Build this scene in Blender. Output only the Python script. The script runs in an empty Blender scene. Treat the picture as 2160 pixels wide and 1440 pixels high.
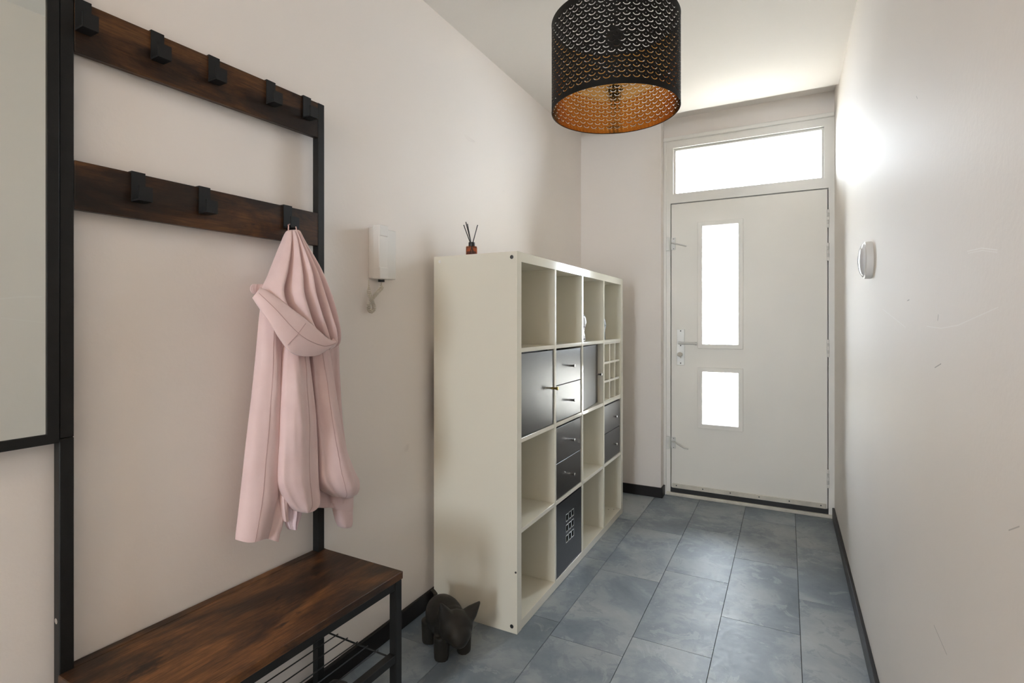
import bpy, bmesh, math, random
from mathutils import Vector, Matrix, noise
from mathutils.geometry import delaunay_2d_cdt
random.seed(7)
SC = bpy.context.scene
COL = SC.collection
PI = math.pi

# ------------------------------------------------------------------ camera
FPX = 1114.0; YAW = math.radians(27.5); EYE = 1.194; HOR = 681.0
cam = bpy.data.cameras.new('camera'); camo = bpy.data.objects.new('camera', cam); COL.objects.link(camo)
camo.location = (0, 0, EYE); camo.rotation_euler = (PI/2, 0, YAW)
cam.sensor_width = 36; cam.lens = 36*FPX/2160; cam.shift_y = -(720-HOR)/2160; cam.clip_start = 0.02
SC.camera = camo
# ------------------------------------------------------------------ view, world and light
SC.view_settings.view_transform = 'Standard'; SC.view_settings.look = 'None'
SC.view_settings.exposure = 0.24; SC.view_settings.gamma = 1; SC.view_settings.use_curve_mapping = False
SC.cycles.max_bounces = 10; SC.cycles.diffuse_bounces = 6; SC.cycles.glossy_bounces = 4
SC.cycles.transparent_max_bounces = 16; SC.cycles.caustics_reflective = False; SC.cycles.caustics_refractive = False
SC.cycles.sample_clamp_indirect = 25; SC.cycles.adaptive_threshold = 0.02
try:
    SC.cycles.use_denoising = True
except Exception: pass
SKY = 27.5
w = bpy.data.worlds.new('overcast_sky'); SC.world = w; w.use_nodes = True
bg = w.node_tree.nodes['Background']; bg.inputs['Color'].default_value = (0.90, 0.945, 1.04, 1); bg.inputs['Strength'].default_value = SKY

sun = bpy.data.lights.new('sun', 'SUN'); sun.energy = 28; sun.angle = math.radians(1.5); sun.color = (1.0, 0.84, 0.62)
suno = bpy.data.objects.new('sun', sun); COL.objects.link(suno)
suno.rotation_euler = Vector((-0.70, 0.06, -0.75)).to_track_quat('-Z', 'Y').to_euler()

XL, XR = -1.342, 0.258          # hall side walls
YE, YD, YB = 3.675, 3.765, -4.5 # end wall infill, door frame plane, wall behind the camera
ZC = 2.535

def portal(name, loc, rot, sx, sy):
    l = bpy.data.lights.new(name, 'AREA'); l.shape = 'RECTANGLE'; l.size = sx; l.size_y = sy
    l.cycles.is_portal = True
    o = bpy.data.objects.new(name, l); COL.objects.link(o); o.location = loc; o.rotation_euler = rot
    return o

# ------------------------------------------------------------------ helpers
CT, ST = math.cos(YAW), math.sin(YAW)
def ray(px, py):
    u = (px-1080)/FPX; v = (HOR-py)/FPX
    return -ST+u*CT, CT+u*ST, v
def PX(px, py, X):
    a, b, v = ray(px, py); d = X/a
    return Vector((X, b*d, EYE+v*d))
def PY(px, py, Y):
    a, b, v = ray(px, py); d = Y/b
    return Vector((a*d, Y, EYE+v*d))

def box(bm, x0, x1, y0, y1, z0, z1, bev=0, seg=1):
    vs = [bm.verts.new((x, y, z)) for x in (x0, x1) for y in (y0, y1) for z in (z0, z1)]
    f = [(0,1,3,2),(4,6,7,5),(0,4,5,1),(2,3,7,6),(0,2,6,4),(1,5,7,3)]
    fs = [bm.faces.new([vs[i] for i in q]) for q in f]
    if bev > 0:
        es = list({e for q in fs for e in q.edges})
        bmesh.ops.bevel(bm, geom=es, offset=bev, segments=seg, affect='EDGES', profile=0.5)
    return bm
def mkbox(*a, **k):
    return box(bmesh.new(), *a, **k)
def frame_of(d):
    d = Vector(d).normalized()
    a = Vector((0,0,1)) if abs(d.z) < 0.9 else Vector((1,0,0))
    s = d.cross(a).normalized(); t = s.cross(d).normalized()
    return s, t
def cyl(bm, p0, p1, r0, r1=None, n=16, cap=True):
    p0, p1 = Vector(p0), Vector(p1); r1 = r0 if r1 is None else r1
    s, t = frame_of(p1-p0)
    A = [bm.verts.new(p0+(s*math.cos(2*PI*i/n)+t*math.sin(2*PI*i/n))*r0) for i in range(n)]
    B = [bm.verts.new(p1+(s*math.cos(2*PI*i/n)+t*math.sin(2*PI*i/n))*r1) for i in range(n)]
    for i in range(n):
        bm.faces.new((A[i], B[i], B[(i+1)%n], A[(i+1)%n]))
    if cap:
        bm.faces.new(A[::1]); bm.faces.new(B[::-1])
    return bm
def tube(bm, pts, r, n=8, cap=True):
    pts = [Vector(p) for p in pts]; rings = []
    s = None
    for i, p in enumerate(pts):
        d = (pts[min(i+1, len(pts)-1)]-pts[max(i-1, 0)])
        if s is None: s, t = frame_of(d)
        else:
            dn = d.normalized(); s = (s-dn*s.dot(dn)).normalized(); t = s.cross(dn).normalized()
        rr = r[i] if isinstance(r, (list, tuple)) else r
        rings.append([bm.verts.new(p+(s*math.cos(2*PI*k/n)+t*math.sin(2*PI*k/n))*rr) for k in range(n)])
    for a, b in zip(rings, rings[1:]):
        for k in range(n): bm.faces.new((a[k], b[k], b[(k+1)%n], a[(k+1)%n]))
    if cap: bm.faces.new(rings[0]); bm.faces.new(rings[-1][::-1])
    return bm
def lathe(bm, prof, base, axis='z', n=32):
    """prof: list of (radius, height) about an axis through base."""
    base = Vector(base); rings = []
    for r, h in prof:
        ring = []
        for i in range(n):
            a = 2*PI*i/n; c, s = r*math.cos(a), r*math.sin(a)
            v = {'z': (c, s, h), 'x': (h, c, s), 'y': (c, h, s), '-x': (-h, c, s), '-y': (c, -h, s)}[axis]
            ring.append(bm.verts.new(base+Vector(v)))
        rings.append(ring)
    for a, b in zip(rings, rings[1:]):
        for k in range(n): bm.faces.new((a[k], a[(k+1)%n], b[(k+1)%n], b[k]))
    bm.faces.new(rings[0][::-1]); bm.faces.new(rings[-1])
    return bm
def holes_panel(us, vs, solid, w0, w1, axes):
    """slab with openings: us, vs are grid lines; solid(i, j) tells which cells are filled; w0..w1 thickness."""
    bm = bmesh.new()
    def P(u, v, w):
        c = [0, 0, 0]; c[axes[0]] = u; c[axes[1]] = v; c[axes[2]] = w
        return bm.verts.new(c)
    nu, nv = len(us)-1, len(vs)-1
    S = lambda i, j: 0 <= i < nu and 0 <= j < nv and solid(i, j)
    for i in range(nu):
        for j in range(nv):
            if not S(i, j): continue
            a, b, c, d = us[i], us[i+1], vs[j], vs[j+1]
            for ww in (w0, w1):
                bm.faces.new([P(a,c,ww), P(b,c,ww), P(b,d,ww), P(a,d,ww)])
            if not S(i-1, j): bm.faces.new([P(a,c,w0), P(a,c,w1), P(a,d,w1), P(a,d,w0)])
            if not S(i+1, j): bm.faces.new([P(b,c,w0), P(b,c,w1), P(b,d,w1), P(b,d,w0)])
            if not S(i, j-1): bm.faces.new([P(a,c,w0), P(b,c,w0), P(b,c,w1), P(a,c,w1)])
            if not S(i, j+1): bm.faces.new([P(a,d,w0), P(b,d,w0), P(b,d,w1), P(a,d,w1)])
    bmesh.ops.remove_doubles(bm, verts=bm.verts, dist=1e-5)
    return bm
def picture_frame(u0, u1, v0, v1, bw, w0, w1, axes, bev=0.0):
    bm = holes_panel([u0, u0+bw, u1-bw, u1], [v0, v0+bw, v1-bw, v1], lambda i, j: not (i == 1 and j == 1), w0, w1, axes)
    if bev:
        bmesh.ops.recalc_face_normals(bm, faces=bm.faces)
        es = [e for e in bm.edges if len(e.link_faces) == 2 and e.calc_face_angle(0) > 1]
        bmesh.ops.bevel(bm, geom=es, offset=bev, segments=2, affect='EDGES', profile=0.5)
    return bm

WM = {}
def root(name, label, cat, loc, rz=0, group=None):
    o = bpy.data.objects.new(name, None); COL.objects.link(o); o.empty_display_size = 0.05
    o.location = loc; o.rotation_euler = (0, 0, rz)
    o['label'] = label; o['category'] = cat
    if group: o['group'] = group
    WM[o.name] = Matrix.Translation(Vector(loc)) @ Matrix.Rotation(rz, 4, 'Z')
    return o
def obj(name, bm, m, parent=None, label=None, cat=None, group=None, kind=None, smooth=False, local=False, auto=None):
    """one mesh object; coordinates in bm are world ones unless local (then they are the parent's)."""
    bmesh.ops.recalc_face_normals(bm, faces=bm.faces)
    off = Vector((0, 0, 0))
    if parent is not None:
        M = WM[parent.name]
        if not local: bm.transform(M.inverted())
    else:
        xs = [v.co for v in bm.verts]
        lo = [min(c[k] for c in xs) for k in range(3)]; hi = [max(c[k] for c in xs) for k in range(3)]
        off = Vector(((lo[0]+hi[0])/2, (lo[1]+hi[1])/2, lo[2]))
        bm.transform(Matrix.Translation(-off)); M = Matrix.Translation(off)
    me = bpy.data.meshes.new(name); bm.to_mesh(me); bm.free()
    o = bpy.data.objects.new(name, me); COL.objects.link(o); o.location = off
    ms = m if isinstance(m, (list, tuple)) else [m]
    for q in ms: me.materials.append(MAT[q] if isinstance(q, str) else q)
    if smooth: me.polygons.foreach_set('use_smooth', [True]*len(me.polygons))
    if auto:
        me.polygons.foreach_set('use_smooth', [True]*len(me.polygons)); me.set_sharp_from_angle(angle=math.radians(auto))
    if parent is not None: o.parent = parent
    WM[o.name] = M
    for k, v in (('label', label), ('category', cat), ('group', group), ('kind', kind)):
        if v: o[k] = v
    return o
def struct(name, bm, m, label=None, parent=None, cat=None, **k):
    o = obj(name, bm, m, parent, **k)
    if parent is None:
        o['kind'] = 'structure'; o['label'] = label; o['category'] = cat or name.split('_')[0]
    return o
def dup_mesh(o, name, loc_delta, parent):
    c = o.copy(); c.name = name; COL.objects.link(c); c.location = o.location+Vector(loc_delta); c.parent = parent
    WM[c.name] = WM[o.name] @ Matrix.Translation(loc_delta)
    return c

# ------------------------------------------------------------------ materials
MAT = {}
class N:
    def __init__(s, name):
        s.m = bpy.data.materials.new(name); s.m.use_nodes = True; s.t = s.m.node_tree
        s.b = s.t.nodes['Principled BSDF']; s.out = s.t.nodes['Material Output']; MAT[name] = s.m
    def n(s, typ, **k):
        q = s.t.nodes.new(typ)
        for a, v in k.items():
            if a in q.inputs: q.inputs[a].default_value = v
            else: setattr(q, a, v)
        return q
    def l(s, a, b): s.t.links.new(a, b)
    def coord(s, scale=(1,1,1), kind='Object'):
        c = s.n('ShaderNodeTexCoord'); mp = s.n('ShaderNodeMapping'); mp.inputs['Scale'].default_value = scale
        s.l(c.outputs[kind], mp.inputs['Vector']); return mp.outputs['Vector']
    def noise(s, vec, scale, detail=4, rough=0.5, dist=0):
        q = s.n('ShaderNodeTexNoise'); q.inputs['Scale'].default_value = scale; q.inputs['Detail'].default_value = detail
        q.inputs['Roughness'].default_value = rough; q.inputs['Distortion'].default_value = dist
        if vec: s.l(vec, q.inputs['Vector'])
        return q.outputs['Fac']
    def ramp(s, fac, stops):
        q = s.n('ShaderNodeValToRGB'); e = q.color_ramp.elements
        while len(e) < len(stops): e.new(0.5)
        for i, (p, c) in enumerate(stops):
            e[i].position = p; e[i].color = (*c, 1) if len(c) == 3 else c
        s.l(fac, q.inputs['Fac']); return q.outputs['Color']
    def mix(s, fac, a, b, mode='MIX'):
        q = s.n('ShaderNodeMix'); q.data_type = 'RGBA'; q.blend_type = mode
        for v, i in ((fac, 0), (a, 6), (b, 7)):
            if hasattr(v, 'is_output'): s.l(v, q.inputs[i])
            elif i == 0: q.inputs[i].default_value = v
            else: q.inputs[i].default_value = (*v, 1)
        return q.outputs[2]
    def bump(s, h, strength=0.1, dist=0.01):
        q = s.n('ShaderNodeBump'); q.inputs['Strength'].default_value = strength; q.inputs['Distance'].default_value = dist
        s.l(h, q.inputs['Height']); s.l(q.outputs['Normal'], s.b.inputs['Normal'])
    def set(s, **k):
        for a, v in k.items():
            a = a.replace('_', ' ')
            if hasattr(v, 'is_output'): s.l(v, s.b.inputs[a])
            else: s.b.inputs[a].default_value = (*v, 1) if isinstance(v, tuple) and len(v) == 3 else v
        return s
def plain(name, col, rough=0.5, metal=0.0, var=0.04, vs=8, bump=0.0, bs=200, spec=0.5, **k):
    q = N(name); v = q.coord()
    f = q.noise(v, vs, 3)
    lo = tuple(c*(1-var) for c in col); hi = tuple(min(1, c*(1+var)) for c in col)
    q.set(Base_Color=q.ramp(f, [(0.3, lo), (0.7, hi)]), Roughness=rough, Metallic=metal, **k)
    q.b.inputs['Specular IOR Level'].default_value = spec
    if bump: q.bump(q.noise(v, bs, 2), bump, 0.002)
    return q

# painted plaster, with a few rubbed marks
def plaster(name, col, rough, spec, marks=0.0, scratches=()):
    q = N(name); v = q.coord()
    big = q.noise(v, 1.6, 3); fine = q.noise(v, 90, 3)
    c = q.ramp(big, [(0.3, tuple(x*0.975 for x in col)), (0.7, col)])
    if marks:
        sm = q.noise(q.coord((1, 1.0, 2.5)), 6, 5, 0.6, 0.6)
        c = q.mix(q.ramp(sm, [(0.70, (0,0,0)), (0.80, (marks,)*3)]), c, (0.50, 0.44, 0.40))
    q.set(Base_Color=c, Roughness=rough); q.b.inputs['Specular IOR Level'].default_value = spec
    for (y0, z0, y1, z1, wd, tone, amt) in scratches:
        cc = q.n('ShaderNodeTexCoord'); sx = q.n('ShaderNodeSeparateXYZ'); q.l(cc.outputs['Object'], sx.inputs[0])
        cb = q.n('ShaderNodeCombineXYZ'); q.l(sx.outputs[1], cb.inputs[0]); q.l(sx.outputs[2], cb.inputs[1])
        pa = q.n('ShaderNodeVectorMath', operation='SUBTRACT'); q.l(cb.outputs[0], pa.inputs[0]); pa.inputs[1].default_value = (y0, z0, 0)
        ba = Vector((y1-y0, z1-z0, 0)); dt = q.n('ShaderNodeVectorMath', operation='DOT_PRODUCT'); q.l(pa.outputs[0], dt.inputs[0]); dt.inputs[1].default_value = ba/ba.length_squared
        cm = q.n('ShaderNodeClamp'); q.l(dt.outputs['Value'], cm.inputs['Value'])
        sc = q.n('ShaderNodeVectorMath', operation='SCALE'); sc.inputs[0].default_value = ba; q.l(cm.outputs[0], sc.inputs['Scale'])
        ds = q.n('ShaderNodeVectorMath', operation='DISTANCE'); q.l(pa.outputs[0], ds.inputs[0]); q.l(sc.outputs[0], ds.inputs[1])
        mr = q.n('ShaderNodeMapRange'); mr.inputs['From Min'].default_value = wd*0.4; mr.inputs['From Max'].default_value = wd; mr.inputs['To Min'].default_value = amt; mr.inputs['To Max'].default_value = 0
        q.l(ds.outputs['Value'], mr.inputs['Value']); c = q.mix(mr.outputs[0], c, tone)
    q.set(Base_Color=c)
    q.bump(q.mix(0.3, fine, big), 0.12, 0.004)
    return q
wall_scratches = []
def px_scratch(pts, wd, tone, amt):
    P = []
    for (px, py) in pts:
        u = (px-1080)/FPX; v = (HOR-py)/FPX; d = XR/(-ST+u*CT)
        P.append(((CT+u*ST)*d-(YB-0.1+3.80)/2, EYE+v*d))
    for a, b in zip(P, P[1:]): wall_scratches.append((*a, *b, wd, tone, amt))
DK, LT = (0.25, 0.22, 0.20), (0.97, 0.95, 0.92)
px_scratch([(1972, 775), (1985, 767)], 0.0016, DK, 0.6); px_scratch([(1970, 1318), (1997, 1380)], 0.0012, DK, 0.6); px_scratch([(2128, 1118), (2150, 1110)], 0.0012, DK, 0.5)
px_scratch([(1979, 664), (1978, 675)], 0.0018, DK, 0.8); px_scratch([(1914, 634), (1918, 632)], 0.0015, DK, 0.7); px_scratch([(1933, 203), (1935, 208)], 0.0015, DK, 0.6)
px_scratch([(1955, 688), (1985, 692), (2020, 686), (2060, 668), (2105, 648)], 0.0010, LT, 0.5); px_scratch([(2040, 530), (2070, 523), (2104, 527)], 0.0010, LT, 0.6)
px_scratch([(2042, 534), (2072, 528), (2104, 532)], 0.0009, LT, 0.5); px_scratch([(1862, 652), (1885, 670), (1910, 690)], 0.0014, LT, 0.4)
plaster('wall_paint', (0.86, 0.805, 0.760), 0.6, 0.25, 0.25)
plaster('wall_paint_glossy', (0.84, 0.79, 0.735), 0.6, 0.15, 0, wall_scratches)
plaster('ceiling_paint', (0.82, 0.785, 0.745), 0.8, 0.2)
plain('white_woodwork', (0.86, 0.84, 0.80), 0.38, var=0.02, vs=3, bump=0.03, bs=60)
plain('door_paint', (0.88, 0.85, 0.79), 0.42, var=0.02, vs=2.5, bump=0.04, bs=45)
plain('white_foil', (0.755, 0.72, 0.615), 0.09, var=0.01, vs=2)
plain('white_plastic', (0.80, 0.79, 0.77), 0.35, var=0.02)
plain('intercom_plastic', (0.74, 0.71, 0.67), 0.4, var=0.02)
plain('cord_plastic', (0.72, 0.67, 0.58), 0.45, var=0.04, vs=40)
plain('baseboard_black', (0.016, 0.014, 0.014), 0.4, var=0.1, spec=0.25)
plain('black_steel', (0.010, 0.010, 0.0095), 0.45, spec=0.28, var=0.12, vs=30, bump=0.05, bs=400)
plain('hook_black', (0.011, 0.011, 0.011), 0.5, spec=0.3, var=0.1, vs=40)
plain('chrome', (0.75, 0.75, 0.74), 0.18, 1.0, var=0.03)
plain('aluminium', (0.66, 0.65, 0.62), 0.42, 0.35, var=0.04, vs=30)
plain('brass', (0.50, 0.36, 0.10), 0.3, 1.0, var=0.05)
plain('dark_screw', (0.06, 0.06, 0.06), 0.35, 0.8, var=0.1)
plain('grey_rubber', (0.03, 0.03, 0.03), 0.7, var=0.1)
plain('black_plastic', (0.012, 0.012, 0.013), 0.35, var=0.1)
plain('shoe_black', (0.012, 0.012, 0.012), 0.5, var=0.1)
plain('pig_clay', (0.020, 0.017, 0.013), 0.5, spec=0.35, var=0.25, vs=14, bump=0.08, bs=60)
plain('shade_black', (0.008, 0.0065, 0.005), 0.65, spec=0.2, var=0.1, vs=20)
plain('shade_gold', (0.80, 0.43, 0.13), 0.09, 1.0, var=0.04, vs=20)
plain('porcelain_white', (0.82, 0.83, 0.85), 0.12, var=0.02)
plain('ornament_dark', (0.03, 0.03, 0.035), 0.3, var=0.2)
plain('subfloor', (0.045, 0.05, 0.05), 0.8)
plain('concrete', (0.62, 0.58, 0.52), 0.85, var=0.12, vs=3)
plain('exterior_white', (0.86, 0.86, 0.85), 0.6, var=0.02)
plain('lamp_housing', (0.50, 0.60, 0.60), 0.5, var=0.03)
plain('cypress_green', (0.46, 0.40, 0.24), 0.9, var=0.3, vs=10)
plain('bark', (0.20, 0.13, 0.08), 0.9, var=0.2)
plain('silver_mirror', (0.86, 0.90, 0.88), 0.015, 1.0, var=0.0)
plain('worn_sill', (0.64, 0.60, 0.52), 0.5, var=0.12, vs=14, bump=0.05, bs=40)

q = N('drawer_veneer'); v = q.coord((1, 1, 1))
g = q.noise(q.coord((30, 3, 60)), 8, 5, 0.6)
q.set(Base_Color=q.ramp(g, [(0.3, (0.012, 0.009, 0.008)), (0.7, (0.022, 0.017, 0.014))]), Roughness=0.30)
q.b.inputs['Specular IOR Level'].default_value = 0.5
q.bump(g, 0.06, 0.002)
plain('storage_black', (0.010, 0.009, 0.011), 0.28, spec=0.4, var=0.1, bump=0.05, bs=120)

# rustic brown board, grain along local y
def rustic(name, k=1.0):
    q = N(name); sc = lambda c: tuple(x*k for x in c)
    big = q.noise(q.coord((4.2, 1.3, 4.2)), 2.6, 6, 0.66, 0.5)
    gr = q.noise(q.coord((42, 2.2, 42)), 5, 7, 0.7, 0.5)
    kn = q.noise(q.coord((9, 4.5, 9)), 1.9, 4, 0.6, 0.7)
    c = q.ramp(big, [(0.30, sc((0.010, 0.006, 0.004))), (0.44, sc((0.036, 0.018, 0.009))),
                     (0.54, sc((0.105, 0.043, 0.015))), (0.66, sc((0.190, 0.080, 0.026))), (0.80, sc((0.120, 0.056, 0.022)))])
    c = q.mix(q.ramp(gr, [(0.36, (0.6,)*3), (0.60, (0.0,)*3)]), c, sc((0.014, 0.008, 0.005)))
    c = q.mix(q.ramp(kn, [(0.60, (0,)*3), (0.70, (0.9,)*3)]), c, (0.008, 0.005, 0.004))
    q.set(Base_Color=c, Roughness=q.ramp(gr, [(0.3, (0.46,)*3), (0.7, (0.38,)*3)]))
    q.b.inputs['Specular IOR Level'].default_value = 0.3
    q.bump(gr, 0.08, 0.002)
rustic('rustic_bench', 1.3); rustic('rustic_rail', 0.72)

# slate-look vinyl tile; every tile object shifts the pattern by its own random number
q = N('slate_tile')
c = q.n('ShaderNodeTexCoord'); oi = q.n('ShaderNodeObjectInfo')
vm = q.n('ShaderNodeVectorMath', operation='SCALE'); cb = q.n('ShaderNodeCombineXYZ')
q.l(oi.outputs['Random'], cb.inputs[0]); q.l(oi.outputs['Random'], cb.inputs[1]); q.l(oi.outputs['Random'], cb.inputs[2])
vm.inputs['Scale'].default_value = 37.0; q.l(cb.outputs[0], vm.inputs[0])
va = q.n('ShaderNodeVectorMath', operation='ADD'); q.l(c.outputs['Object'], va.inputs[0]); q.l(vm.outputs[0], va.inputs[1])
V = va.outputs[0]
a1 = q.noise(V, 2.9, 8, 0.60, 0.35); a2 = q.noise(V, 9.0, 8, 0.68, 0.9); a3 = q.noise(V, 60, 4, 0.6)
col = q.ramp(a1, [(0.32, (0.149, 0.184, 0.219)), (0.46, (0.205, 0.248, 0.286)), (0.52, (0.275, 0.315, 0.345)), (0.66, (0.365, 0.395, 0.410))])
patch = q.ramp(a2, [(0.55, (0,0,0)), (0.58, (0.45,)*3), (0.74, (0.15,)*3)])
col = q.mix(patch, col, (0.165, 0.203, 0.243))
pale = q.ramp(q.noise(V, 6.5, 8, 0.7, 1.3), [(0.57, (0,)*3), (0.595, (0.42,)*3), (0.74, (0.2,)*3)])
col = q.mix(pale, col, (0.395, 0.435, 0.459))
tone = q.ramp(oi.outputs['Random'], [(0, (0.86,)*3), (1, (1.10,)*3)])
col = q.mix(1.0, col, tone, 'MULTIPLY')
q.set(Base_Color=col, Roughness=q.ramp(a3, [(0.3, (0.42,)*3), (0.7, (0.54,)*3)]))
q.b.inputs['Specular IOR Level'].default_value = 0.75
hb = q.mix(0.4, a2, a3); q.bump(hb, 0.22, 0.004)

# pink cloth
q = N('pink_cloth'); v = q.coord()
wv = q.noise(v, 700, 2); b2 = q.noise(v, 14, 4)
q.set(Base_Color=q.ramp(b2, [(0.3, (0.735, 0.545, 0.535)), (0.7, (0.785, 0.600, 0.590))]), Roughness=0.85)
q.b.inputs['Sheen Weight'].default_value = 0.25
q.bump(q.mix(0.35, b2, wv), 0.16, 0.006)
plain('pink_lining', (0.74, 0.60, 0.65), 0.55, var=0.05, vs=30, bump=0.2, bs=30)
plain('pink_stitch', (0.56, 0.37, 0.36), 0.85)
plain('pink_loop', (0.72, 0.46, 0.42), 0.8)

def glass(name, tint=(1, 1, 1), amount=0.92):
    q = N(name); t = q.t
    tr = q.n('ShaderNodeBsdfTransparent'); tr.inputs['Color'].default_value = (*tint, 1)
    gl = q.n('ShaderNodeBsdfGlossy'); gl.inputs['Roughness'].default_value = 0.02
    fr = q.n('ShaderNodeFresnel'); fr.inputs['IOR'].default_value = 1.45
    mx = q.n('ShaderNodeMixShader'); q.l(fr.outputs[0], mx.inputs[0]); q.l(tr.outputs[0], mx.inputs[1]); q.l(gl.outputs[0], mx.inputs[2])
    q.l(mx.outputs[0], q.out.inputs['Surface']); t.nodes.remove(q.b)
glass('window_glass', (0.95, 0.98, 0.98)); glass('amber_glass', (0.62, 0.24, 0.06)); glass('lamp_glass', (0.97, 0.93, 0.82))
q = N('fill_lamp_glow'); q.set(Base_Color=(0.9, 0.85, 0.75)); q.b.inputs['Emission Color'].default_value = (1.0, 0.76, 0.52, 1); q.b.inputs['Emission Strength'].default_value = 60  # glow of the fill lamp added behind the camera
plain('bulb_off', (0.85, 0.84, 0.80), 0.2, var=0.01)

# ------------------------------------------------------------------ the setting
T = 0.1
fl = struct('floor', mkbox(XL-T, XR+T, YB-T, 3.80, -0.06, -0.004), 'subfloor', 'slate-look vinyl tile floor of the hallway', cat='floor')
TW, TL, J = 0.2835, 0.61, 0.0010
tile_first = {}
cols = [(0.0457, 2.60), (-0.2378, 2.302), (-0.5213, 1.997), (-0.8048, 1.860), (-1.0883, 1.957), (-1.3718, 2.20)]
for x0, ph in cols:
    xa, xb = max(x0, XL+0.004), min(x0+TW, XR-0.004)
    k = math.floor((YB-ph)/TL)
    while ph+k*TL < 3.775:
        ya, yb = max(ph+k*TL, YB+0.004), min(ph+(k+1)*TL, 3.775); k += 1
        if yb-ya < 0.01: continue
        key = (round(xb-xa, 4), round(yb-ya, 4))
        if key not in tile_first:
            bm = mkbox(-(xb-xa)/2+J, (xb-xa)/2-J, -(yb-ya)/2+J, (yb-ya)/2-J, -0.004, 0.0, 0.0004)
            o = obj('floor_tile', bm, 'slate_tile', fl, local=True); tile_first[key] = o.data
        else:
            o = bpy.data.objects.new('floor_tile', tile_first[key]); COL.objects.link(o); o.parent = fl
        o.location = Vector(((xa+xb)/2, (ya+yb)/2, 0))-WM['floor'].translation

struct('wall_left', mkbox(XL-T, XL, YB-T, 3.80, 0, 2.75), 'wall_paint', 'matt off-white plaster wall behind the coat rack and shelf unit')
struct('wall_right', mkbox(XR, XR+T, YB-T, 3.80, 0, 2.75), 'wall_paint_glossy', 'bare off-white wall with a slight sheen beside the front door')
bm = mkbox(XL-T, XR+T, YB-T, 3.49, ZC, ZC+0.2, 0.012, 3); box(bm, XL-T, XR+T, 3.45, 4.0, 2.615, 2.75)
struct('ceiling', bm, 'ceiling_paint', 'white hallway ceiling with a stepped edge near the front door')
# end wall: infill left of the door, header over it
FX0, FX1, FZ = -0.765, XR, 2.48
bm = mkbox(XL, FX0, YE, 3.90, 0, 2.438); box(bm, XL, FX0, YE+0.006, 3.90, 2.438, 2.75); box(bm, FX0, XR, YD+0.012, 3.90, FZ, 2.75)
struct('wall_end', bm, 'wall_paint', 'off-white boxed wall beside and above the front door', cat='wall')
# wall behind the camera; its large window is added to let in fill daylight
WX0, WX1, WZ0, WZ1 = -1.02, -0.08, 0.62, 2.18
struct('wall_back', holes_panel([XL, WX0, WX1, XR], [0, WZ0, WZ1, ZC], lambda i, j: not (i == 1 and j == 1), YB-T, YB, (0, 2, 1)),
       'wall_paint', 'off-white wall behind the camera holding the added fill window')
wf = struct('fill_window', picture_frame(WX0, WX1, WZ0, WZ1, 0.05, YB-0.08, YB-0.02, (0, 2, 1), 0.003), 'white_woodwork', 'tall white framed window added behind the camera for fill daylight', cat='window')
obj('pane', mkbox(WX0+0.05, WX1-0.05, YB-0.052, YB-0.048, WZ0+0.05, WZ1-0.05), 'window_glass', wf)
portal('fill_window_portal', ((WX0+WX1)/2, YB-0.11, (WZ0+WZ1)/2), (PI/2, 0, 0), WX1-WX0, WZ1-WZ0)
# baseboards
BH, BT = 0.068, 0.013
struct('baseboard_left', mkbox(XL, XL+BT, YB, YE, 0, BH, 0.002), 'baseboard_black', 'black baseboard along the wall with the coat rack')
struct('baseboard_right', mkbox(XR-BT, XR, YB, YD-0.005, 0, BH, 0.002), 'baseboard_black', 'black baseboard along the bare wall with the round disc')
bm = mkbox(XL+BT, FX0+BT, YE-BT, YE, 0, BH, 0.002); box(bm, FX0, FX0+BT, YE, YD, 0, BH, 0.002)
struct('baseboard_end', bm, 'baseboard_black', 'black baseboard turning the corner beside the front door')

# door frame (two posts, head, transom rail)
DX0, DX1, DZ0, DZ1 = -0.712, 0.2205, 0.050, 2.016
YF = 3.80                                                # door leaf front face is YD+0.004
us = [FX0, DX0-0.004, DX1+0.004, FX1]
TZ0, TZ1 = 2.085, 2.405
TX0, TX1 = -0.700, 0.203
fr = struct('trim_1', holes_panel([FX0, DX0-0.006, TX0, TX1, DX1+0.006, FX1], [0, DZ1+0.007, TZ0, TZ1, FZ],
     lambda i, j: (j == 0 and i in (0, 4)) or (j in (1, 3)) or (j == 2 and i in (0, 1, 3, 4)), YD, YD+0.10, (0, 2, 1)),
     'white_woodwork', 'white painted wooden frame around the front door and transom', cat='door frame')
obj('moulding', mkbox(FX0, FX1, YD-0.018, YD, FZ-0.028, FZ, 0.007, 3), 'white_woodwork', fr, auto=40)
obj('moulding', mkbox(FX0, FX0+0.02, YD-0.012, YD, 0.0, FZ-0.028, 0.004, 2), 'white_woodwork', fr, auto=40)
obj('door_stop', holes_panel([DX0-0.005, DX0+0.012, DX1-0.012, DX1+0.005], [0.022, DZ1-0.012, DZ1+0.005], lambda i, j: not (i == 1 and j == 0), YD+0.046, YD+0.10, (0, 2, 1)), 'grey_rubber', fr)
tr = struct('window_1', picture_frame(TX0, TX1, TZ0, TZ1, 0.012, YD+0.03, YD+0.06, (0, 2, 1), 0.002), 'white_woodwork', 'wide transom window above the front door', cat='window')
obj('pane', mkbox(TX0+0.012, TX1-0.012, YD+0.043, YD+0.047, TZ0+0.012, TZ1-0.012), 'window_glass', tr)
portal('transom_portal', ((TX0+TX1)/2, YD+0.12, (TZ0+TZ1)/2), (PI/2, 0, PI), TX1-TX0, TZ1-TZ0)
# threshold and bottom seal
bm = mkbox(FX0+0.02, FX1-0.01, YD-0.012, YD+0.10, 0.0, 0.022, 0.004, 2)
struct('trim_2', bm, 'worn_sill', 'worn cream wooden threshold under the front door', cat='threshold')

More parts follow.
